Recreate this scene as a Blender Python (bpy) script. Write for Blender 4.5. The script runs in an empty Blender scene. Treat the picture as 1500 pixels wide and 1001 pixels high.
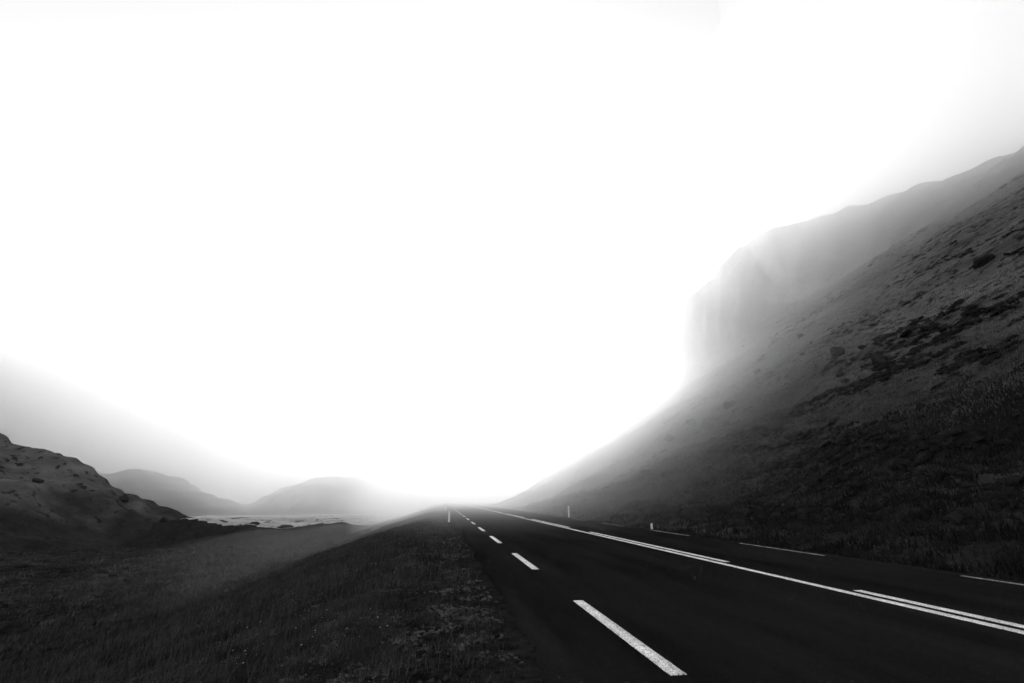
import bpy, bmesh, math, mathutils
import numpy as np
COL=bpy.context.scene.collection
sc=bpy.context.scene
# ------------------------------------------------------------------ camera, light, exposure
cd=bpy.data.cameras.new('camera'); cam=bpy.data.objects.new('camera',cd); COL.objects.link(cam); sc.camera=cam
cd.sensor_width=36; cd.lens=700/1500*36; cd.clip_start=.05; cd.clip_end=3000
cam.location=(0,0,1.1); cam.rotation_euler=(math.pi/2+.319,0,-.14)
SUN_EL=math.radians(19); SUN_AZ=math.radians(4)      # azimuth from +Y towards +X
w=bpy.data.worlds.new('World'); sc.world=w; w.use_nodes=True
nt=w.node_tree; nt.nodes.clear()
out=nt.nodes.new('ShaderNodeOutputWorld'); bg=nt.nodes.new('ShaderNodeBackground'); sky=nt.nodes.new('ShaderNodeTexSky')
sky.sky_type='NISHITA'; sky.sun_disc=False; sky.sun_elevation=SUN_EL; sky.sun_rotation=SUN_AZ
sky.altitude=0; sky.air_density=3.0; sky.dust_density=1.0; sky.ozone_density=1.0
bw=nt.nodes.new('ShaderNodeRGBToBW')
nt.links.new(sky.outputs[0],bw.inputs[0]); nt.links.new(bw.outputs[0],bg.inputs['Color'])
bg.inputs['Strength'].default_value=.12
nt.links.new(bg.outputs[0],out.inputs['Surface'])
sl=bpy.data.lights.new('sun','SUN'); sl.energy=1.0; sl.angle=math.radians(60); sl.color=(1,1,1)
so=bpy.data.objects.new('sun',sl); COL.objects.link(so)
d=mathutils.Vector((math.sin(SUN_AZ)*math.cos(SUN_EL),math.cos(SUN_AZ)*math.cos(SUN_EL),math.sin(SUN_EL)))
so.rotation_euler=d.to_track_quat('Z','Y').to_euler(); so.location=(0,20,40)
sc.view_settings.view_transform='Standard'; sc.view_settings.look='None'; sc.view_settings.gamma=1; sc.view_settings.use_curve_mapping=False
sc.view_settings.exposure=1.25
sc.render.engine='CYCLES'
cy=sc.cycles
cy.use_denoising=True; cy.sample_clamp_indirect=3.0; cy.volume_bounces=16; cy.max_bounces=18; cy.diffuse_bounces=2; cy.glossy_bounces=2
HAZE_D,HAZE_G=.00015,.9
# (density, front edge of the bank in plan, height of its top, label)
# the fog thickens gradually down the valley: nested banks, each beginning a little farther off
FOGS=[]
for _k in range(8):
    _t=(_k/7)**1.4
    _l=.55+.45*(1-_t)
    FOGS.append((.0034,[(-600,330+120*_t,120*_l),(-80,94+42*_t,95*_l),(-40,106+42*_t,62*_l),(-16,88+45*_t,44*_l),(0,13+50*_t,36*_l),(10,16+50*_t,30*_l),(26,25+55*_t,28*_l),(600,300+120*_t,28*_l)],
        'bank of fog along the valley, %s layer of the thickening mist'%('first second third fourth fifth sixth seventh deepest'.split()[_k])))
# (density, centre, radii, turn about z, anisotropy, label)
CLOUDS=[(.014,(84,48,56),(44,48,32),-.3,.85,'thin outer veil of cloud over the upper right slope'),
        (.0035,(90,112,68),(34,52,24),-.2,.85,'faint cloud veiling the top of the crag'),
        (.008,(-7.8,31,-1.5),(2.6,15,1.3),-.1,.85,'low wisp of mist in the hollow at the foot of the left embankment'),
        (.024,(90,54,60),(31,36,23),-.3,.85,'wisp of cloud clinging to the crag at the top of the right slope')]

# ------------------------------------------------------------------ materials (all neutral: the photograph is monochrome)
M={}
def mat(name,lo,hi,scale,stretch=(1,1,1),rough=.9,spec=.0,bump=0,bscale=30,detail=6,contrast=(.35,.65),speck=None,upper=None):
    m=bpy.data.materials.new(name); m.use_nodes=True; nt=m.node_tree; N=nt.nodes; L=nt.links
    p=N['Principled BSDF']; p.inputs['Roughness'].default_value=rough; p.inputs['Specular IOR Level'].default_value=spec
    tc=N.new('ShaderNodeTexCoord'); mp=N.new('ShaderNodeMapping'); mp.inputs['Scale'].default_value=stretch
    L.new(tc.outputs['Object'],mp.inputs['Vector'])
    n1=N.new('ShaderNodeTexNoise'); n1.inputs['Scale'].default_value=scale; n1.inputs['Detail'].default_value=detail; n1.inputs['Roughness'].default_value=.62
    L.new(mp.outputs[0],n1.inputs['Vector'])
    r=N.new('ShaderNodeValToRGB'); r.color_ramp.elements[0].position=contrast[0]; r.color_ramp.elements[1].position=contrast[1]
    r.color_ramp.elements[0].color=(lo,lo,lo,1); r.color_ramp.elements[1].color=(hi,hi,hi,1)
    L.new(n1.outputs['Fac'],r.inputs[0]); col=r.outputs[0]
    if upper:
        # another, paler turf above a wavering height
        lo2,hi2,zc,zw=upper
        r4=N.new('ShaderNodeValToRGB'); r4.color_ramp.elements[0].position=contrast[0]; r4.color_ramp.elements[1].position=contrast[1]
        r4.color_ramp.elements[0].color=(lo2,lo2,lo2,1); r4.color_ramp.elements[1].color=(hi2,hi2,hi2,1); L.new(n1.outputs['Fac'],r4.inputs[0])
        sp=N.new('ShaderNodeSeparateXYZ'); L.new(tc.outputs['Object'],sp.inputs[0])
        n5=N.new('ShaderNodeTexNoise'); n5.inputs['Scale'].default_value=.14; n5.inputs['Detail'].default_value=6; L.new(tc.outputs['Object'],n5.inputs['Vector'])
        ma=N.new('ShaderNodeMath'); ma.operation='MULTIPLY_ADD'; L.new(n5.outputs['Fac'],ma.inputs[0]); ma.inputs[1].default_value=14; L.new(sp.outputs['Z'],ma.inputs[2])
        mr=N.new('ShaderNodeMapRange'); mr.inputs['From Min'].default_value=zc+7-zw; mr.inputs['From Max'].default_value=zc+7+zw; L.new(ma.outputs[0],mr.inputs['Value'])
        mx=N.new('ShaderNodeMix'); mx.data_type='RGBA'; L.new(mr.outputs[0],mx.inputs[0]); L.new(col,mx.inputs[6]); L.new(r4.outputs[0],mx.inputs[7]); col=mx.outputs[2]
    if speck:
        sc_,th0,th1,val=speck
        n3=N.new('ShaderNodeTexNoise'); n3.inputs['Scale'].default_value=sc_; n3.inputs['Detail'].default_value=3
        L.new(tc.outputs['Object'],n3.inputs['Vector'])
        r3=N.new('ShaderNodeMapRange'); r3.inputs['From Min'].default_value=th0; r3.inputs['From Max'].default_value=th1
        L.new(n3.outputs['Fac'],r3.inputs['Value'])
        mx=N.new('ShaderNodeMix'); mx.data_type='RGBA'; L.new(r3.outputs[0],mx.inputs[0]); L.new(col,mx.inputs[6]); mx.inputs[7].default_value=(val,val,val,1)
        col=mx.outputs[2]
    L.new(col,p.inputs['Base Color'])
    if bump:
        n2=N.new('ShaderNodeTexNoise'); n2.inputs['Scale'].default_value=bscale; n2.inputs['Detail'].default_value=8
        L.new(tc.outputs['Object'],n2.inputs['Vector'])
        b=N.new('ShaderNodeBump'); b.inputs['Strength'].default_value=bump; b.inputs['Distance'].default_value=1/bscale
        L.new(n2.outputs['Fac'],b.inputs['Height']); L.new(b.outputs[0],p.inputs['Normal'])
    M[name]=m; return m
mat('meadow',.010,.026,.35,bump=.8,bscale=14,speck=(1.3,.5,.7,.04))
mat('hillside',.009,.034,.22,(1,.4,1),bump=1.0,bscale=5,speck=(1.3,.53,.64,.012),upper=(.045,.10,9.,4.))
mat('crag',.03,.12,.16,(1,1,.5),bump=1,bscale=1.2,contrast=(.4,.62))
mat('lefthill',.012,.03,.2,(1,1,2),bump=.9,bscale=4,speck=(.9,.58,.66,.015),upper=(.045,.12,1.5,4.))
mat('moundmat',.02,.3,.06,bump=.8,bscale=3,contrast=(.42,.6))
mat('asphalt',.004,.015,1.3,(1,.12,1),rough=.9,spec=.0,bump=.9,bscale=90,speck=(160,.60,.68,.05),contrast=(.3,.7))
mat('paint',.58,.88,3.5,rough=.8,spec=.2,bump=.6,bscale=130,speck=(95,.535,.6,.06))
mat('grass',.015,.06,1.6,spec=.0,speck=(30,.6,.75,.07))
mat('hillgrass',.007,.022,.9,spec=.0)
mat('rock',.014,.034,2.5,bump=.8,bscale=9)
mat('plastic',.55,.65,6,rough=.5,spec=.3)
mat('reflector',.35,.5,40,rough=.3,spec=.5)
mat('petal',.4,.5,20,rough=.7)
mat('peat',.010,.022,1.2,bump=1,bscale=5)
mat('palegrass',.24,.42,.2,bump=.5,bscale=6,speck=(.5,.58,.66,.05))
mat('gravel',.008,.02,6,bump=1,bscale=40)
mat('heather',.006,.02,1.5)
mat('moss',.024,.085,3,bump=.6,bscale=60)
mat('uppergrass',.03,.09,.6)
mat('meadowgrass',.016,.042,.5)
mat('worn_paint',.2,.4,5,rough=.9,bump=.6,bscale=100,speck=(40,.5,.58,.05))

# ------------------------------------------------------------------ shape of the land
def ss(a,b,x):
    t=np.clip((x-a)/(b-a),0,1); return t*t*(3-2*t)
def _h(i,j,s):
    n=(i.astype(np.int64)*374761393+j.astype(np.int64)*668265263+s*1442695041)&0xffffffff
    n=((n^(n>>13))*1274126177)&0xffffffff
    n=((n^(n>>16))*2246822519)&0xffffffff
    return ((n^(n>>15))&0xffffff)/16777216.0
def vn(x,y,s=0):
    """gradient noise, about -0.7..0.7"""
    i=np.floor(x);j=np.floor(y);fx=x-i;fy=y-j
    u=fx*fx*fx*(fx*(fx*6-15)+10);v=fy*fy*fy*(fy*(fy*6-15)+10)
    def g(di,dj):
        a=_h(i+di,j+dj,s)*2*np.pi
        return np.cos(a)*(fx-di)+np.sin(a)*(fy-dj)
    return (g(0,0)*(1-u)+g(1,0)*u)*(1-v)+(g(0,1)*(1-u)+g(1,1)*u)*v
def fbm(x,y,o=4,s=0,g=.5):
    r=0;a=1.0
    for k in range(o):
        r=r+a*vn(x,y,s+k*17);x=x*2.03+13.7;y=y*2.03+7.1;a*=g
    return r

def recess(y):
    return 66*ss(100,262,y)+45*ss(300,520,y)
def talus(s):
    s=np.maximum(s,0)
    return .66*(s-7.5*(1-np.exp(-s/7.5)))+.06*s
def slope_s(x,y):
    return x-9.3-recess(y)
def cliff_line(y):
    # lateral position of the foot of the crag band
    return 78+3*fbm(y/14,y*0+2.3,3,5)+70*ss(154,166,y)+16*ss(330,340,y)
def right_hill(x,y):
    s=slope_s(x,y)
    base=talus(s)
    xc=cliff_line(y)
    # slope flattens behind the cliff line
    top=xc-9.3-recess(y)
    base=np.where(s>top, talus(top)+.12*(s-top), base)
    E=np.interp(y,[-60,30,54,66,80,104,114,119,126,140,147,150,158,180,330,420],[4,6,11,13.5,18,26,26.5,26.5,26.5,30,33.5,38,39,41,38,38])
    w=20-15*ss(40,120,y)
    rise=E*np.sin(np.pi/2*np.clip((x-xc)/w,0,1))
    return base+rise

def stream(x,y):
    yc=73+.2*(-x-20)+2.2*vn(x/9,x*0+.3,43)+.7*vn(x/2.5,x*0+.9,44)
    return y-yc, ss(-9,-15,x)*ss(-105,-70,x)
def left_land(x,y):
    xe=x+.55*vn(y/7.0,y*0+.5,31)+.25*vn(y/2.3,y*0+.5,32)
    kx=np.array([-400,-90,-60,-30,-16,-11.5,-9.6,-7.5,-4.5,-2.2,-1.0,.2,.7])
    kz=np.array([-5,-4.3,-3.7,-3.35,-3.0,-2.78,-2.6,-2.15,-1.22,-.5,-.18,-.07,-.06])
    b=(np.interp(xe-.5,kx,kz)+np.interp(xe,kx,kz)+np.interp(xe+.5,kx,kz))/3
    far=ss(-8,-20,x)
    b=b+far*(.35*fbm(x/16,y/16,3,41))+.5*ss(78,120,y)*far
    # stream cut with its peat bank
    t,m=stream(x,y)
    b=b-1.45*ss(-30,-3,t)*(1-ss(2.5,5.2,t))*m-.6*ss(-5,-1,t)*(1-ss(1,3,t))*m+.35*ss(2.5,5.2,t)*m*(1-ss(25,60,t))
    b=b+(.9*fbm(x/9,y/9,3,49)+.15)*ss(-40,-5,-np.abs(t-9))*m*ss(2.5,6,t)
    b=b+1.2*np.exp(-((x+37)/5.5)**2-((y-86)/4.)**2)+.8*np.exp(-((x+47)/5)**2-((y-92)/5.)**2)
    return b
def steps(z,h,k):
    q=z/h;f=np.floor(q);r=q-f
    return z*(1-k)+k*h*(f+ss(.15,.6,r))
def hill_near(x,y):
    R=np.interp(x,[-220,-140,-95,-70,-65,-57,-54,-51,-48,-45,-43,-41],[38,28,20.5,15.5,12.7,9.3,7.2,4.8,2.8,1.5,.7,0])
    R=R*(1+.12*fbm(x/11,y/11,3,51))
    d=y-83-4*vn(x/15,x*0+1.5,52)
    p=np.where(d<0,np.exp(-(np.abs(d)/33)**1.8),np.exp(-(d/17)**2))
    z=R*p
    return steps(z+.4*fbm(x/6,y/6,4,53)*np.minimum(z/2,1),1.5,.38)*(z>.02)
def hill_mid(x,y):
    R=np.interp(x,[-220,-160,-112,-97,-91.5,-86,-81,-79.5,-76,-70,-65,-58],[26,19,13.6,11.6,12.6,12.6,11.2,9.2,7.4,5.2,2.2,0])
    d=y-160
    p=np.where(d<0,np.exp(-(d/32)**2),np.exp(-(d/40)**2))
    z=R*p*(1+.10*fbm(x/12,y/12,4,61))
    return steps(z+.5*fbm(x/5,y/5,3,62)*np.minimum(z/3,1),2.3,.45)*(z>.02)
def mountain(x,y):
    return np.clip((-x-98)*.6,0,72)*ss(105,240,y)*(1+.1*fbm(x/30,y/30,4,71))
def mound(x,y):
    u=np.hypot((x+37)/34.5,(y-197)/36)+.06*fbm(x/17,y/17,3,81)
    z=12.2*(1-u**2.0)
    z=np.where(z>0,z,0)
    return steps(z,3.1,.35)
def verge_right(x,y):
    # shoulder and shallow ditch beside the asphalt
    return np.interp(x,[8.2,8.45,9.0,9.6,10.5],[-.07,-.1,-.14,-.12,0.0])
def height(x,y):
    rr=right_hill(x,y)
    hn,hm,mt,mo=hill_near(x,y),hill_mid(x,y),mountain(x,y),mound(x,y)
    hl=np.maximum(np.maximum(hn,hm),np.maximum(mt,mo))
    L=left_land(x,y)+hl
    z=np.where(x<4.5,L,verge_right(x,y)+rr)
    kind=np.zeros(x.shape,np.int32)
    kind=np.where((x<4.5)&(hl>.25),1+np.argmax(np.stack([hn,hm,mt,mo]),0),kind)
    right=(x>9.2)
    xc=cliff_line(y)
    kind=np.where(right,5,kind)
    kind=np.where(right&(x>xc-1.5)&(y>62)&(y<235),6,kind)
    kind=np.where(right&(y>=235)&(slope_s(x,y)>0),7,kind)
    kind=np.where(right&(slope_s(x,y)<=0),0,kind)
    # peat bank of the stream, pale terrace beyond it, bare strips beside the asphalt
    t,m=stream(x,y)
    kind=np.where((kind==0)&(x<4)&(m>.25)&(t>.6)&(t<6.6),8,kind)
    kind=np.where((kind==0)&(x+1.2*fbm(x/3,y/3,3,45)<-9.5)&(x>-62)&(t>=6.6)&(y<150),9,kind)
    kind=np.where((x>-.35+.5*vn(y/1.1,x/1.1,46)+.3*vn(y/.3,x/.3,47))&(x<4.5)&(kind==0),10,kind)
    kind=np.where((x>=4.5)&(x<9.25+.25*vn(y/.8,x/.8,48)),10,kind)
    return z,kind

ROCKS=[
  (33.02, 35.02, 1.2, 1.0, 'blocky dark rock standing alone high on the slope'),
  (29.18, 27.51, 1.47, 1.02, 'large dark slab tilted down the slope, right of the blocky rock'),
  (29.54, 45.9, 1.33, 1.07, 'dark rock half faded by mist in the middle of the slope'),
  (42.11, 28.76, 1.73, 0.93, 'broad dark outcrop high near the top right of the slope'),
  (44.79, 52.42, 0.98, 0.7, 'small rock in pale mist above the blocky rock'),
  (28.97, 30.7, 0.85, 0.46, 'flat dark rock below the blocky rock'),
  (33.2, 32.5, 0.67, 0.39, 'low dark stone between the blocky rock and the tilted slab'),
  (37.3, 43.76, 0.61, 0.51, 'small dark stone left of the blocky rock'),
  (20.66, 51.96, 0.63, 0.53, 'small dark rock low on the slope above the road'),
  (25.02, 51.36, 1.85, 0.77, 'pale grey rock fading in mist above the road'),
  (13.45, 43.27, 0.45, 0.3, 'little dark stone near the foot of the slope'),
  (39.1, 54.17, 1.13, 0.61, 'low grey rock in mist left of centre of the slope'),
  (32.53, 26.53, 1.13, 0.42, 'long low rock at the end of the dark bank'),
  (25.35, 26.75, 0.57, 0.22, 'flat stone at the upper edge of the dark earth bank'),
  (35.77, 29.92, 0.64, 0.32, 'small stone above the long low rock'),
  (-41.14, 83.28, 1.34, 1.23, 'dark crag nose at the end of the left spur'),
  (-49.57, 87.36, 1.41, 0.97, 'dark crag on the skyline of the left spur'),
  (-28.18, 83.2, 1.46, 0.42, 'dark low rocks on the pale valley floor left of the mound'),
  (-23.54, 82.86, 2.54, 0.53, 'row of dark rocks on the pale valley floor below the mound'),
  (-57.66, 80.54, 1.65, 0.69, 'dark crag on the face of the left spur'),
  (-40.17, 80.81, 0.73, 0.3, 'small dark stone on the meadow below the left spur'),
]
FLOWERS=[(-3.592,9.52),(-3.466,9.307),(-3.468,9.267),(-3.157,8.346),(-2.353,7.2),(-2.216,6.79),(-3.008,9.572),(-2.814,9.4),(-2.582,8.585),(-2.472,8.582),(-2.439,8.731),(-2.399,8.795),(-2.331,8.795),(-2.185,8.298),(-2.189,8.876),(-1.744,7.598),(-1.622,7.248),(-1.525,6.737),(-1.723,7.049),(-1.334,6.419),(-1.372,5.958),(-1.336,5.949),(-1.306,5.961),(-1.109,5.235),(-1.07,5.148),(-1.153,5.573),(-1.001,5.469),(-0.904,5.387),(-0.888,5.344),(-0.985,6.046),(-0.699,5.579),(-0.606,5.287),(-0.577,5.216),(-0.516,5.262),(-0.47,5.011),(-0.471,5.193),(-0.443,5.22),(-0.604,5.45),(-0.601,4.95),(-0.791,4.904),(-0.886,4.973),(-1.081,5.126),(-1.23,5.203),(-1.269,5.103),(-1.322,5.176),(-1.518,5.523),(-1.645,5.616),(-2.096,6.856),(-1.675,5.2),(-1.694,5.193),(-1.718,5.169),(-1.698,5.065),(-1.599,5.071),(-1.628,5.036),(-1.734,5.016),(-1.542,5.094),(-1.567,5.265),(-1.838,5.347),(-2.525,6.117),(-1.064,4.473),(-0.729,4.492),(-0.397,5.337),(-2.69,21.998),(-2.584,22.011),(-2.194,14.912),(-2.044,14.877),(-2.276,14.871),(-1.686,12.888),(-2.352,14.902),(-0.671,8.467),(-0.891,7.818),(-3.345,17.71),(-2.425,11.513),(-1.085,14.686),(-2.464,9.707),(-2.253,9.364),(-5.53,16.631),(-2.129,8.329),(-1.798,7.482),(-1.555,7.595),(-1.329,7.801),(-1.447,9.659)]
# (x, y, height, width, label, group, tilt, reflector)
POSTS=[(.47,27.7,.78,.10,'white marker post on the left verge, the nearer of two','white marker posts beside the road',0.01,True),
       (.52,55.0,.80,.10,'white marker post on the left verge, the misty one farther off','white marker posts beside the road',0,True),
       (9.22,35.9,.78,.10,'white marker post at the foot of the right slope','white marker posts beside the road',-.01,True),
       (8.66,20.14,.27,.07,'short white stub post at the right edge of the asphalt','white marker posts beside the road',.02,False)]
# lines of dark broken ground on the right slope: points in plan, number of tufts, spread
SCARPS=[([(19.8,35.3),(22.1,33.2),(24.7,31.5),(24.8,29.2),(25.8,27.2),(26.5,25.2)],420,.45),
        ([(28.2,26.7),(29.3,25.1),(31.8,24.2),(32.3,22.9),(32.5,20.8)],200,.28),
        ([(16.4,36.7),(19.1,36.2),(20.3,31.5),(21.0,27.4),(21.1,23.2),(18.4,17.1),(17.3,13.9)],420,.4),
        ([(13.1,37.1),(12.2,24.4),(11.8,18.1)],120,.3)]
# ------------------------------------------------------------------ large structure: the land
SP=None
def relief(x,y,z,kind,gs):
    """lumps, hummocks, terracettes; gs = local grid spacing, octaves finer than it are dropped"""
    def band(lam,amp,seed,ax=1.,ay=1.):
        w=ss(lam*.55,lam*.25,gs)
        return amp*w*vn(x/(lam*ax),y/(lam*ay),seed)
    s=slope_s(x,y)
    right=(kind>=5)&(kind<=7)
    d=np.zeros_like(x)
    # right slope: drawn-out lumps along the contour, heathery hummocks low down
    up=ss(0,5,s)
    rough=np.exp(-((s-6.5-2.5*vn(y/14,y*0,90))/4.5)**2)
    wx=s+1.6*vn(x/9,y/9,91)
    hs=up*(band(9,1.1,101,1,1.8)+band(4,.45,102,1,2.2)+band(1.8,.2,103,1,2.)+band(.8,.085,104,1,1.6)+band(.35,.04,105))
    hs=hs+up*rough*(band(2.2,.42,111)+band(1.0,.26,112)+band(.5,.12,113))
    stepw=ss(2.2,.6,gs)*up
    q=wx/3.1+.5*vn(y/12,x/12,93);fr=q-np.floor(q)
    st=(ss(.0,.22,fr)-fr)
    hs=hs+stepw*.55*st*ss(-.15,.35,vn(x/13,y/26,94))
    q=wx/.95+.7*vn(y/5,x/5,95);fr=q-np.floor(q)
    hs=hs+ss(.5,.2,gs)*up*.13*(ss(.0,.3,fr)-fr)*ss(-.2,.3,vn(x/5,y/8,96))
    crag=ss(-3,4,x-cliff_line(y))
    hs=hs+crag*(band(16,2.0,121,1,.8)+band(6.5,1.3,122,1.3,.8)+band(3.8,.6,124,1.3,.9)+band(2.6,.7,123,1.5,.6))
    d=np.where(right,hs,d)
    # left land
    ve=ss(.55,-.3,x)*(x<4.5)
    bank=ve*ss(-11,-8,x)
    hl=ve*(band(1.7,.10,131)+band(.7,.07,132)+band(.33,.045,133)+band(.15,.026,134)+band(.07,.013,135))
    hl=hl+(1-bank)*ve*(band(6,.14,141)+band(2.2,.06,142)+band(.9,.05,143)+band(.4,.03,144))
    hl=hl+(x<4.5)*((kind>=1)&(kind<=4))*(band(8,.4,151)+band(3.5,.25,152)+band(1.6,.2,153)+band(.9,.12,154))
    d=np.where(x<4.5,hl,d)
    # earth shoulder at the far edge of the asphalt
    sh=ss(8.15,8.5,x)*(1-up)
    d=np.where(x>4.5,d+sh*(band(.5,.05,161)+band(.2,.03,162)),d)
    return z+d
def full_height(x,y,gs=.05):
    x=np.asarray(x,float);y=np.asarray(y,float)
    z,k=height(x,y)
    return relief(x,y,z,k,np.full(x.shape,gs))

front=np.arange(-62,78.001,.16)
rest=np.arange(80,296,3.)
az=np.radians(np.concatenate([front,rest]))
rad=[1.0]
while rad[-1]<950: rad.append(rad[-1]*(1.0095 if rad[-1]<300 else 1.03))
rad=np.array(rad)
A,Rr=np.meshgrid(az,rad)
X=Rr*np.sin(A);Y=Rr*np.cos(A)
Z0,K=height(X,Y)
Z=relief(X,Y,Z0,K,Rr*.0105)
na,nr=len(az),len(rad)
idx=np.arange(na*nr).reshape(nr,na)
nx=np.roll(idx,-1,1)
quads=np.stack([idx[:-1],idx[1:],nx[1:],nx[:-1]],-1).reshape(-1,4)
kq=K.reshape(-1)[quads[:,0]]
V=np.stack([X,Y,Z],-1).reshape(-1,3)

def mesh_from(name,verts,faces,mat,smooth=True):
    me=bpy.data.meshes.new(name)
    n=faces.shape[1]
    me.vertices.add(len(verts)); me.vertices.foreach_set('co',np.ascontiguousarray(verts,dtype=np.float32).ravel())
    me.loops.add(faces.size); me.loops.foreach_set('vertex_index',np.ascontiguousarray(faces,dtype=np.int32).ravel())
    me.polygons.add(len(faces)); me.polygons.foreach_set('loop_start',np.arange(0,faces.size,n,dtype=np.int32))
    if smooth: me.polygons.foreach_set('use_smooth',np.ones(len(faces),bool))
    me.update(calc_edges=True); me.validate()
    if mat: me.materials.append(mat)
    return me
def link(name,me,parent=None,**props):
    o=bpy.data.objects.new(name,me); COL.objects.link(o)
    if parent: o.parent=parent
    for k,v in props.items(): o[k]=v
    return o
def sub(name,sel,mat,label):
    q=quads[sel]; u,inv=np.unique(q,return_inverse=True)
    me=mesh_from(name,V[u],inv.reshape(-1,4),mat)
    return link(name,me,kind='structure',label=label)
sub('ground',kq==0,M['meadow'],'dark grass verge, embankment and valley floor left of the road')
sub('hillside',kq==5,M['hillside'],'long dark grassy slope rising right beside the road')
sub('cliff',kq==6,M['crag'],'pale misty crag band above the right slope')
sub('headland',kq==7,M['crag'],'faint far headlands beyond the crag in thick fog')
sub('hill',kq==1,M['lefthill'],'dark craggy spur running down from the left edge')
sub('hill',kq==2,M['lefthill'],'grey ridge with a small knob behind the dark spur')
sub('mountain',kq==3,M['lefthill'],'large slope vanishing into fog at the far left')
sub('hill',kq==4,M['moundmat'],'rounded grey mound standing alone in the valley')
sub('stream_bank',kq==8,M['peat'],'dark steep peat bank above the hidden stream in the left valley')
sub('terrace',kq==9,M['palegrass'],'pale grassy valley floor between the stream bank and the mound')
sub('shoulder',kq==10,M['gravel'],'bare dark gravel strips along both edges of the asphalt')
# inner cap of ground below the camera
cap=np.concatenate([[[0,0,float(full_height(np.array([0.]),np.array([0.]))[0])]],V[:na]])
ci=np.arange(na)
me=mesh_from('ground_patch',cap,np.stack([np.zeros(na,int),1+ci,1+np.roll(ci,-1)],-1),M['meadow'])
link('ground_patch',me,kind='structure',label='patch of verge under the viewpoint')

# ------------------------------------------------------------------ road
rng=np.random.default_rng(7)
def build_road():
    ys=np.concatenate([np.arange(-70,-4,4.),np.arange(-4,40,.06),np.arange(40,120,.5),np.arange(120,640,8.)])
    le=.78+.10*fbm(ys/1.6,ys*0+.2,4,201)+.06*vn(ys/.35,ys*0+.4,207)
    re=8.28+.05*fbm(ys/2.0,ys*0+.7,3,203)
    cols=[];
    fr=np.array([0,.004,.03,.1,.3,.5,.7,.9,.97,.996,1])
    rows=[]
    for f in fr:
        xx=le+(re-le)*f
        zz=.0-.000*xx+.012*(1-((f-.5)*2)**2)*0
        zz=np.full_like(ys,0.0)
        if f in(0,1): zz=zz-.10
        if f in(.004,.996): zz=zz-.012
        rows.append(np.stack([xx,ys,zz],-1))
    P=np.stack(rows,1); n,m=P.shape[:2]
    ii=np.arange(n*m).reshape(n,m)
    f=np.stack([ii[:-1,:-1],ii[:-1,1:],ii[1:,1:],ii[1:,:-1]],-1).reshape(-1,4)
    return link('road',mesh_from('road',P.reshape(-1,3),f,M['asphalt'],smooth=False),kind='structure',label='dark straight two lane asphalt road running into fog')
road=build_road()
def strip(name,x,w,y0,y1,seed,mt='paint'):
    """a band of thermoplastic paint 4 mm thick with slightly ragged edges"""
    n=max(6,int((y1-y0)/(.05 if y1<14 else .25 if y1<40 else 1.)))
    n=min(n,420)
    ys=np.linspace(y0,y1,n)
    j=.004
    l=x-w/2+j*vn(ys/.09,ys*0+seed*.37,300); r=x+w/2+j*vn(ys/.09,ys*0+seed*.37+5.5,301)
    zt,zb=.004,-.003
    P=np.stack([np.stack([l,ys,np.full(n,zb)],-1),np.stack([l,ys,np.full(n,zt)],-1),np.stack([r,ys,np.full(n,zt)],-1),np.stack([r,ys,np.full(n,zb)],-1)],1)
    ii=np.arange(n*4).reshape(n,4)
    f=np.stack([ii[:-1,:-1],ii[:-1,1:],ii[1:,1:],ii[1:,:-1]],-1).reshape(-1,4)
    ends=np.array([[ii[0,0],ii[0,3],ii[0,2],ii[0,1]],[ii[-1,0],ii[-1,1],ii[-1,2],ii[-1,3]]])
    return mesh_from(name,P.reshape(-1,3),np.concatenate([f,ends]),M[mt],smooth=False)
PER=5.06
k=0
for i in range(-2,36):
    y0=3.49+PER*i
    link('edge_dash',strip('edge_dash',1.60,.115,y0,y0+2.46,k),road); k+=1
for i in range(-2,30):
    y0=3.2+5.72*i+ (0 if i<2 else .0)
    link('edge_dash',strip('edge_dash',7.86,.07,y0+.8,y0+.8+2.95,k,'worn_paint'),road); k+=1
link('centre_line',strip('centre_line',5.06,.115,-12,230,77),road)
for i in range(-1,18):
    y1=6.08+11.57*i
    link('centre_dash',strip('centre_dash',5.29,.115,y1-8.62,y1,k),road); k+=1

# ------------------------------------------------------------------ vegetation (stuff)
def blades(n,xy,hmin,hmax,wid,lean,seed,curl=.35):
    g=np.random.default_rng(seed)
    x,y=xy
    n=len(x)
    z=full_height(x,y)-.012
    h=g.uniform(hmin,hmax,n)
    a=g.uniform(0,2*np.pi,n)                      # facing
    l=g.normal(0,lean,n)+.25; la=g.normal(.4,1.1,n) # wind lean
    dx=np.cos(a)*wid*.5*(.6+.8*g.random(n));dy=np.sin(a)*wid*.5*(.6+.8*g.random(n))
    ox=np.sin(la)*l*h;oy=np.cos(la)*l*h
    b0=np.stack([x-dx,y-dy,z],-1);b1=np.stack([x+dx,y+dy,z],-1)
    m0=np.stack([x-dx*.7+ox*curl,y-dy*.7+oy*curl,z+h*.55],-1)
    m1=np.stack([x+dx*.7+ox*curl,y+dy*.7+oy*curl,z+h*.55],-1)
    t=np.stack([x+ox,y+oy,z+h*(1-.25*np.minimum(np.abs(l),1))],-1)
    P=np.stack([b0,b1,m1,m0,t],1).reshape(-1,3)
    o=np.arange(n)[:,None]*5
    F=np.concatenate([o+np.array([0,1,2]),o+np.array([0,2,3]),o+np.array([3,2,4])])
    return P,F
def scatter(n,amin,amax,rmin,rmax,pw,keep,seed):
    g=np.random.default_rng(seed)
    a=np.radians(g.uniform(amin,amax,n)); r=(rmin**pw+(rmax**pw-rmin**pw)*g.random(n))**(1/pw)
    x=r*np.sin(a);y=r*np.cos(a)
    p=keep(x,y); s=g.random(n)<p
    return x[s],y[s]
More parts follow.
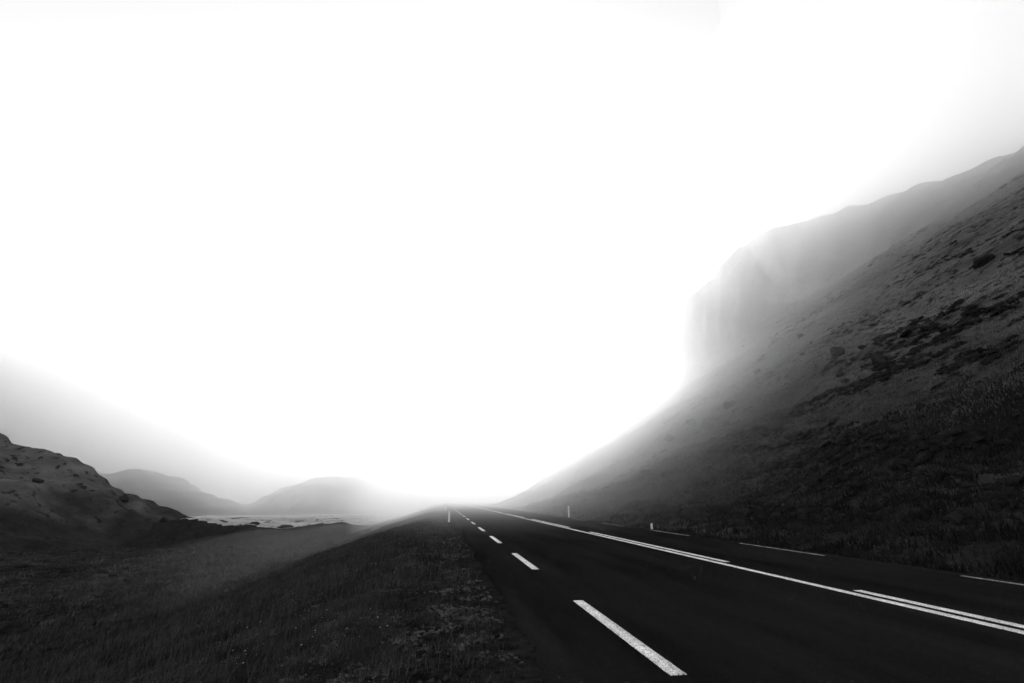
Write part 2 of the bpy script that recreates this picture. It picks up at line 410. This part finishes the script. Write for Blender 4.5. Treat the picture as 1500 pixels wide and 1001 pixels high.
def keep_verge(x,y):
    edge=ss(.72,.2,x+.25*vn(y/.8,x/.8,401))
    moss=1-.75*ss(-1.3,.0,x)
    clump=ss(-.25,.3,vn(x/.45,y/.45,402)+.6*vn(x/1.6,y/1.6,403))
    return edge*moss*(.25+.75*clump)
parts=[]
parts.append(blades(0,scatter(190000,-48,24,1.6,9,1.0,keep_verge,1),.02,.12,.007,.6,11))
parts.append(blades(0,scatter(130000,-50,10,8,30,.6,lambda x,y:keep_verge(x,y)*(x>-10.5),2),.05,.2,.016,.4,12))
parts.append(blades(0,scatter(4500,-44,-2,4.5,24,.8,lambda x,y:(x<-1.2)*.9,3),.22,.45,.009,.25,13))
P=[];F=[];off=0
for p,f in parts: P.append(p);F.append(f+off);off+=len(p)
link('grass',mesh_from('grass',np.concatenate(P),np.concatenate(F),M['grass'],smooth=False),kind='stuff',label='rough dark verge grass and moss left of the road')
def keep_right(x,y):
    s=slope_s(x,y)
    return ss(-.3,.4,x-8.75)*(.2+.8*ss(-.2,.3,vn(x/.9,y/.9,411)+.7*np.exp(-((s-15)/8)**2)))
low=lambda x,y:ss(12.5,9.5,slope_s(x,y)+2.5*vn(y/6,x/6,413))
P,F=blades(0,scatter(230000,6,72,9.5,60,.55,lambda x,y:keep_right(x,y)*(x>8.7)*low(x,y),4),.06,.24,.03,.5,14)
link('grass',mesh_from('grass',P,F,M['hillgrass'],smooth=False),kind='stuff',label='coarse dark grass along the foot of the right slope')
P,F=blades(0,scatter(300000,10,68,22,110,.75,lambda x,y:keep_right(x,y)*(slope_s(x,y)>6)*(1-low(x,y))*(x<cliff_line(y)),6),.06,.2,.035,.5,16)
link('grass',mesh_from('grass',P,F,M['uppergrass'],smooth=False),kind='stuff',label='paler thin grass over the upper right slope')
P,F=blades(0,scatter(120000,-55,-4,14,85,.7,lambda x,y:(x<-8)*(.25+.75*ss(-.2,.35,vn(x/1.5,y/1.5,415)))*((stream(x,y)[0]<0)|(x<-38)),7),.06,.24,.05,.4,17)
link('grass',mesh_from('grass',P,F,M['meadowgrass'],smooth=False),kind='stuff',label='short grass over the dark meadow left of the embankment')
def clumps(x,y,size,flat,seed):
    g=np.random.default_rng(seed)
    bm=bmesh.new(); bmesh.ops.create_icosphere(bm,subdivisions=2,radius=1)
    bmesh.ops.delete(bm,geom=[v for v in bm.verts if v.co.z<-.35],context='VERTS')
    bm.verts.index_update(); bm.verts.ensure_lookup_table()
    B=np.array([v.co[:] for v in bm.verts]); F=np.array([[v.index for v in f.verts] for f in bm.faces]); bm.free()
    n=len(x); z=full_height(x,y)
    k=1+g.uniform(-.5,.5,(n,len(B)))
    a=g.uniform(0,6.28,n); st=g.uniform(.7,1.7,n)
    px=B[None,:,0]*k*size[:,None]; py=B[None,:,1]*k*(size*st)[:,None]; pz=B[None,:,2]*k*(size*flat)[:,None]
    a=g.normal(0,.5,n)
    X=x[:,None]+px*np.cos(a)[:,None]-py*np.sin(a)[:,None]; Y=y[:,None]+px*np.sin(a)[:,None]+py*np.cos(a)[:,None]
    slope=np.where(slope_s(x,y)>0,.5,0.)
    Z=z[:,None]+pz+px*slope[:,None]
    P=np.stack([X,Y,Z],-1).reshape(-1,3)
    return P,(F[None]+(np.arange(n)*len(B))[:,None,None]).reshape(-1,3)
def along(poly,n,spread,seed):
    g=np.random.default_rng(seed); q=np.array(poly); d=np.r_[0,np.cumsum(np.hypot(*np.diff(q,axis=0).T))]
    t=g.uniform(0,d[-1],n); 
    x=np.interp(t,d,q[:,0])+g.normal(0,spread,n); y=np.interp(t,d,q[:,1])+g.normal(0,spread,n)
    return x,y
g=np.random.default_rng(5)
sx=[];sy=[];sz=[]
# thick heather low on the slope
x,y=scatter(20000,8,70,10,75,.7,lambda x,y:(x>9.7)*np.exp(-((slope_s(x,y)-6.5)/4.)**2)*ss(-.15,.35,vn(x/2.2,y/3.5,421)+.5*vn(x/.8,y/.8,422)),21)
sx.append(x);sy.append(y);sz.append(g.lognormal(-2.05,.45,len(x)))
# scattered tufts higher up, in drifts drawn out along the contour
x,y=scatter(17000,6,66,24,120,.8,lambda x,y:(slope_s(x,y)>9)*(x<cliff_line(y)+8)*(y<170)*ss(.02,.5,vn(x/5,y/11,423)+.6*vn(x/1.6,y/3.,424)),22)
sx.append(x);sy.append(y);sz.append(g.lognormal(-1.75,.55,len(x)))
for i,(pl,n_,sp) in enumerate(SCARPS):
    x,y=along(pl,int(n_*.7),sp*1.25,30+i); sx.append(x);sy.append(y);sz.append(g.lognormal(-1.95,.45,len(x)))
sx=np.concatenate(sx);sy=np.concatenate(sy);sz=np.clip(np.concatenate(sz),.05,.34)
P,F=clumps(sx,sy,sz,.55,23)
link('heather',mesh_from('heather',P,F,M['heather'],smooth=False),kind='stuff',label='dark low heather and tufts scattered over the right slope')
x,y=scatter(11000,-52,-5,17,135,.75,lambda x,y:(x<-7)*ss(.0,.5,vn(x/4,y/4,431)+.6*vn(x/1.4,y/1.4,432))*(1-.75*((stream(x,y)[0]>5)&(x>-62))),24)
P,F=clumps(x,y,np.clip(g.lognormal(-2.45,.5,len(x)),.04,.4),.6,25)
link('heather',mesh_from('heather',P,F,M['heather'],smooth=False),kind='stuff',label='dark low tufts scattered over the left valley and spur')
x,y=scatter(100000,-50,20,1.6,26,.75,lambda x,y:ss(.75,.35,x)*ss(-5.5,-1.2,x)*ss(-.1,.3,vn(x/.5,y/.5,441)+.7*vn(x/1.7,y/1.7,442)),28)
P,F=clumps(x,y,np.clip(g.lognormal(-4.4,.45,len(x)),.006,.028),.7,29)
link('moss',mesh_from('moss',P,F,M['moss'],smooth=False),kind='stuff',label='moss cushions and low leaves on the verge beside the asphalt')
x,y=scatter(26000,-30,60,1.3,22,.75,lambda x,y:np.where((x>-.5)&(x<1.0),ss(.95,.55,x),np.where((x>8.25)&(x<9.4),1,0))*.8,26)
P,F=clumps(x,y,np.clip(g.lognormal(-4.3,.5,len(x)),.004,.035),.6,27)
link('gravel',mesh_from('gravel',P,F,M['gravel'],smooth=False),kind='stuff',label='loose dark gravel along the edges of the asphalt')

# ------------------------------------------------------------------ things
def rock_mesh(name,seed,sx,sy,sz,mat,sub=3):
    bm=bmesh.new(); bmesh.ops.create_icosphere(bm,subdivisions=sub,radius=1)
    g=np.random.default_rng(seed)
    ds=[mathutils.Vector(g.normal(size=3)).normalized() for _ in range(9)]
    cut=[g.uniform(.45,.8) for _ in ds]
    for v in bm.verts:
        c=v.co.copy()
        for d,k in zip(ds,cut):
            t=c.dot(d)
            if t>k: c-=d*(t-k)
        nz=mathutils.noise.noise(c*1.9+mathutils.Vector((seed,0,0)))*.14+mathutils.noise.noise(c*5+mathutils.Vector((0,seed,0)))*.09
        c*=1+nz
        v.co=(c.x*sx,c.y*sy,c.z*sz)
    me=bpy.data.meshes.new(name); bm.to_mesh(me); bm.free()
    me.materials.append(mat)
    return me
for i,(x,y,w,h,lab) in enumerate(ROCKS):
    z=float(full_height(np.array([x]),np.array([y]))[0])
    o=link('rock',rock_mesh('rock',i*3+5,w*.5,w*.62,h*.62,M['rock']),label=lab,category='rock',group='dark rocks on the right slope' if x>0 else 'dark rocks in the left valley')
    o.location=(x,y,z+h*.12); o.rotation_euler=(.2*np.sin(i*2.1),-.35 if x>0 else .1,i*1.7)

def box(bm,x0,x1,y0,y1,z0,z1,bev=.004):
    r=bmesh.ops.create_cube(bm,size=1)
    for v in r['verts']:
        v.co=((x0+x1)/2+v.co.x*(x1-x0),(y0+y1)/2+v.co.y*(y1-y0),(z0+z1)/2+v.co.z*(z1-z0))
    if bev:
        es=list({e for v in r['verts'] for e in v.link_edges})
        bmesh.ops.bevel(bm,geom=es,offset=bev,segments=2,affect='EDGES')
def to_obj(name,bm,mat,parent):
    me=bpy.data.meshes.new(name); bm.to_mesh(me); bm.free(); me.materials.append(mat)
    return link(name,me,parent)
def post(x,y,h,w,label,group=None,tilt=0,refl=True):
    z=float(full_height(np.array([x]),np.array([y]))[0])
    r=bpy.data.objects.new('marker_post',None); COL.objects.link(r)
    r.location=(x,y,z); r.rotation_euler=(0,tilt,0)
    r['label']=label;r['category']='marker post'
    if group:r['group']=group
    bm=bmesh.new()
    # three-sided plastic delineator with a slanted top
    sec=[(-w/2,-.03),(w/2,-.03),(w/2,.012),(.012,.05),(-.012,.05),(-w/2,.012)]
    lo=[bm.verts.new((a,b,-.25)) for a,b in sec]; hi=[bm.verts.new((a,b,h+(-.03 if a<0 else .0))) for a,b in sec]
    n=len(sec)
    for i in range(n): bm.faces.new((lo[i],lo[(i+1)%n],hi[(i+1)%n],hi[i]))
    bm.faces.new(hi); bm.faces.new(lo[::-1])
    bmesh.ops.recalc_face_normals(bm,faces=bm.faces)
    bmesh.ops.bevel(bm,geom=[e for e in bm.edges],offset=.003,segments=1,affect='EDGES')
    to_obj('post_body',bm,M['plastic'],r)
    if refl:
        bm=bmesh.new(); box(bm,-w*.3,w*.3,-.037,-.0305,h-.26,h-.10,.002)
        to_obj('reflector',bm,M['reflector'],r)
    return r
for a in POSTS: post(*a)

def flower_mesh(seed):
    g=np.random.default_rng(seed)
    bm=bmesh.new()
    h=g.uniform(.09,.2)
    lx,ly=g.normal(0,.03,2)
    ring=[]
    for t in (0,.5,1):
        rr=.0022
        ring.append([bm.verts.new((lx*t*t+rr*np.cos(a),ly*t*t+rr*np.sin(a),h*t-.02)) for a in (0,2.1,4.2)])
    for i in range(2):
        for j in range(3): bm.faces.new((ring[i][j],ring[i][(j+1)%3],ring[i+1][(j+1)%3],ring[i+1][j]))
    for f in bm.faces: f.material_index=1
    c=mathutils.Vector((lx,ly,h-.02)); R=g.uniform(.005,.009)
    tilt=mathutils.Euler((g.normal(0,.4)+.5,g.normal(0,.3),g.uniform(0,6))).to_matrix()
    for k in range(6):
        a=k*np.pi/3
        p=[(0,0,0),(R*.6*np.cos(a-.4),R*.6*np.sin(a-.4),.003),(R*np.cos(a),R*np.sin(a),.001),(R*.6*np.cos(a+.4),R*.6*np.sin(a+.4),.003)]
        bm.faces.new([bm.verts.new(c+tilt@mathutils.Vector(q)) for q in p])
    me=bpy.data.meshes.new('flower'); bm.to_mesh(me); bm.free()
    me.materials.append(M['petal']); me.materials.append(M['grass'])
    return me
fm=[flower_mesh(s) for s in range(8)]
g=np.random.default_rng(77)
FX=np.array([p[0] for p in FLOWERS]);FY=np.array([p[1] for p in FLOWERS])
FZ=full_height(FX,FY)
for i in range(len(FX)):
    o=link('flower',fm[i%8],label='small white flower in the dark grass of the left verge',category='flower',group='white flowers in the left verge grass')
    o.location=(FX[i],FY[i],FZ[i]); o.rotation_euler=(0,0,g.uniform(0,6)); s=g.uniform(.8,1.3); o.scale=(s,s,s)

# ------------------------------------------------------------------ air
def vol_mat(name,dens,g,col=1.0):
    m=bpy.data.materials.new(name); m.use_nodes=True; nt=m.node_tree; nt.nodes.clear()
    out=nt.nodes.new('ShaderNodeOutputMaterial'); v=nt.nodes.new('ShaderNodeVolumePrincipled')
    v.inputs['Color'].default_value=(col,col,col,1); v.inputs['Density'].default_value=dens; v.inputs['Anisotropy'].default_value=g
    nt.links.new(v.outputs[0],out.inputs['Volume'])
    return m
bm=bmesh.new(); box(bm,-1000,1000,-1000,1000,-14,106,0)
me=bpy.data.meshes.new('haze'); bm.to_mesh(me); bm.free(); me.materials.append(vol_mat('haze_air',HAZE_D,HAZE_G))
link('haze',me,kind='stuff',label='thin pale haze through the whole valley')
def fog_bank(dens,front,label):
    """closed body of even fog: front edge (x, y, top) runs across the valley, back edge far beyond the land in view"""
    n=len(front); bm=bmesh.new()
    bx=[-620+1240*i/(n-1) for i in range(n)]
    fl=[bm.verts.new((x,y,-13)) for x,y,z in front]; ft=[bm.verts.new((x,y,z)) for x,y,z in front]
    kl=[bm.verts.new((x,970,-13)) for x in bx]; kt=[bm.verts.new((x,970,p[2])) for x,p in zip(bx,front)]
    for i in range(n-1):
        bm.faces.new((fl[i],fl[i+1],ft[i+1],ft[i])); bm.faces.new((kl[i],kt[i],kt[i+1],kl[i+1]))
        bm.faces.new((ft[i],ft[i+1],kt[i+1],kt[i])); bm.faces.new((fl[i],kl[i],kl[i+1],fl[i+1]))
    bm.faces.new((fl[0],ft[0],kt[0],kl[0])); bm.faces.new((fl[-1],kl[-1],kt[-1],ft[-1]))
    bmesh.ops.triangulate(bm,faces=bm.faces)
    bmesh.ops.recalc_face_normals(bm,faces=bm.faces)
    me=bpy.data.meshes.new('fog'); bm.to_mesh(me); bm.free(); me.materials.append(vol_mat('fog_air',dens,HAZE_G))
    return link('fog',me,kind='stuff',label=label)
for a in FOGS: fog_bank(*a)

def cloud(dens,c,r,turn,an,label):
    bm=bmesh.new(); bmesh.ops.create_icosphere(bm,subdivisions=4,radius=1)
    for v in bm.verts:
        k=1+.35*mathutils.noise.noise(v.co*1.6)+.18*mathutils.noise.noise(v.co*3.7)
        v.co=mathutils.Vector((v.co.x*r[0],v.co.y*r[1],v.co.z*r[2]))*k
    me=bpy.data.meshes.new('fog'); bm.to_mesh(me); bm.free(); me.materials.append(vol_mat('cloud_air',dens,an))
    o=link('fog',me,kind='stuff',label=label); o.location=c; o.rotation_euler=(0,0,turn)
for a in CLOUDS: cloud(*a)
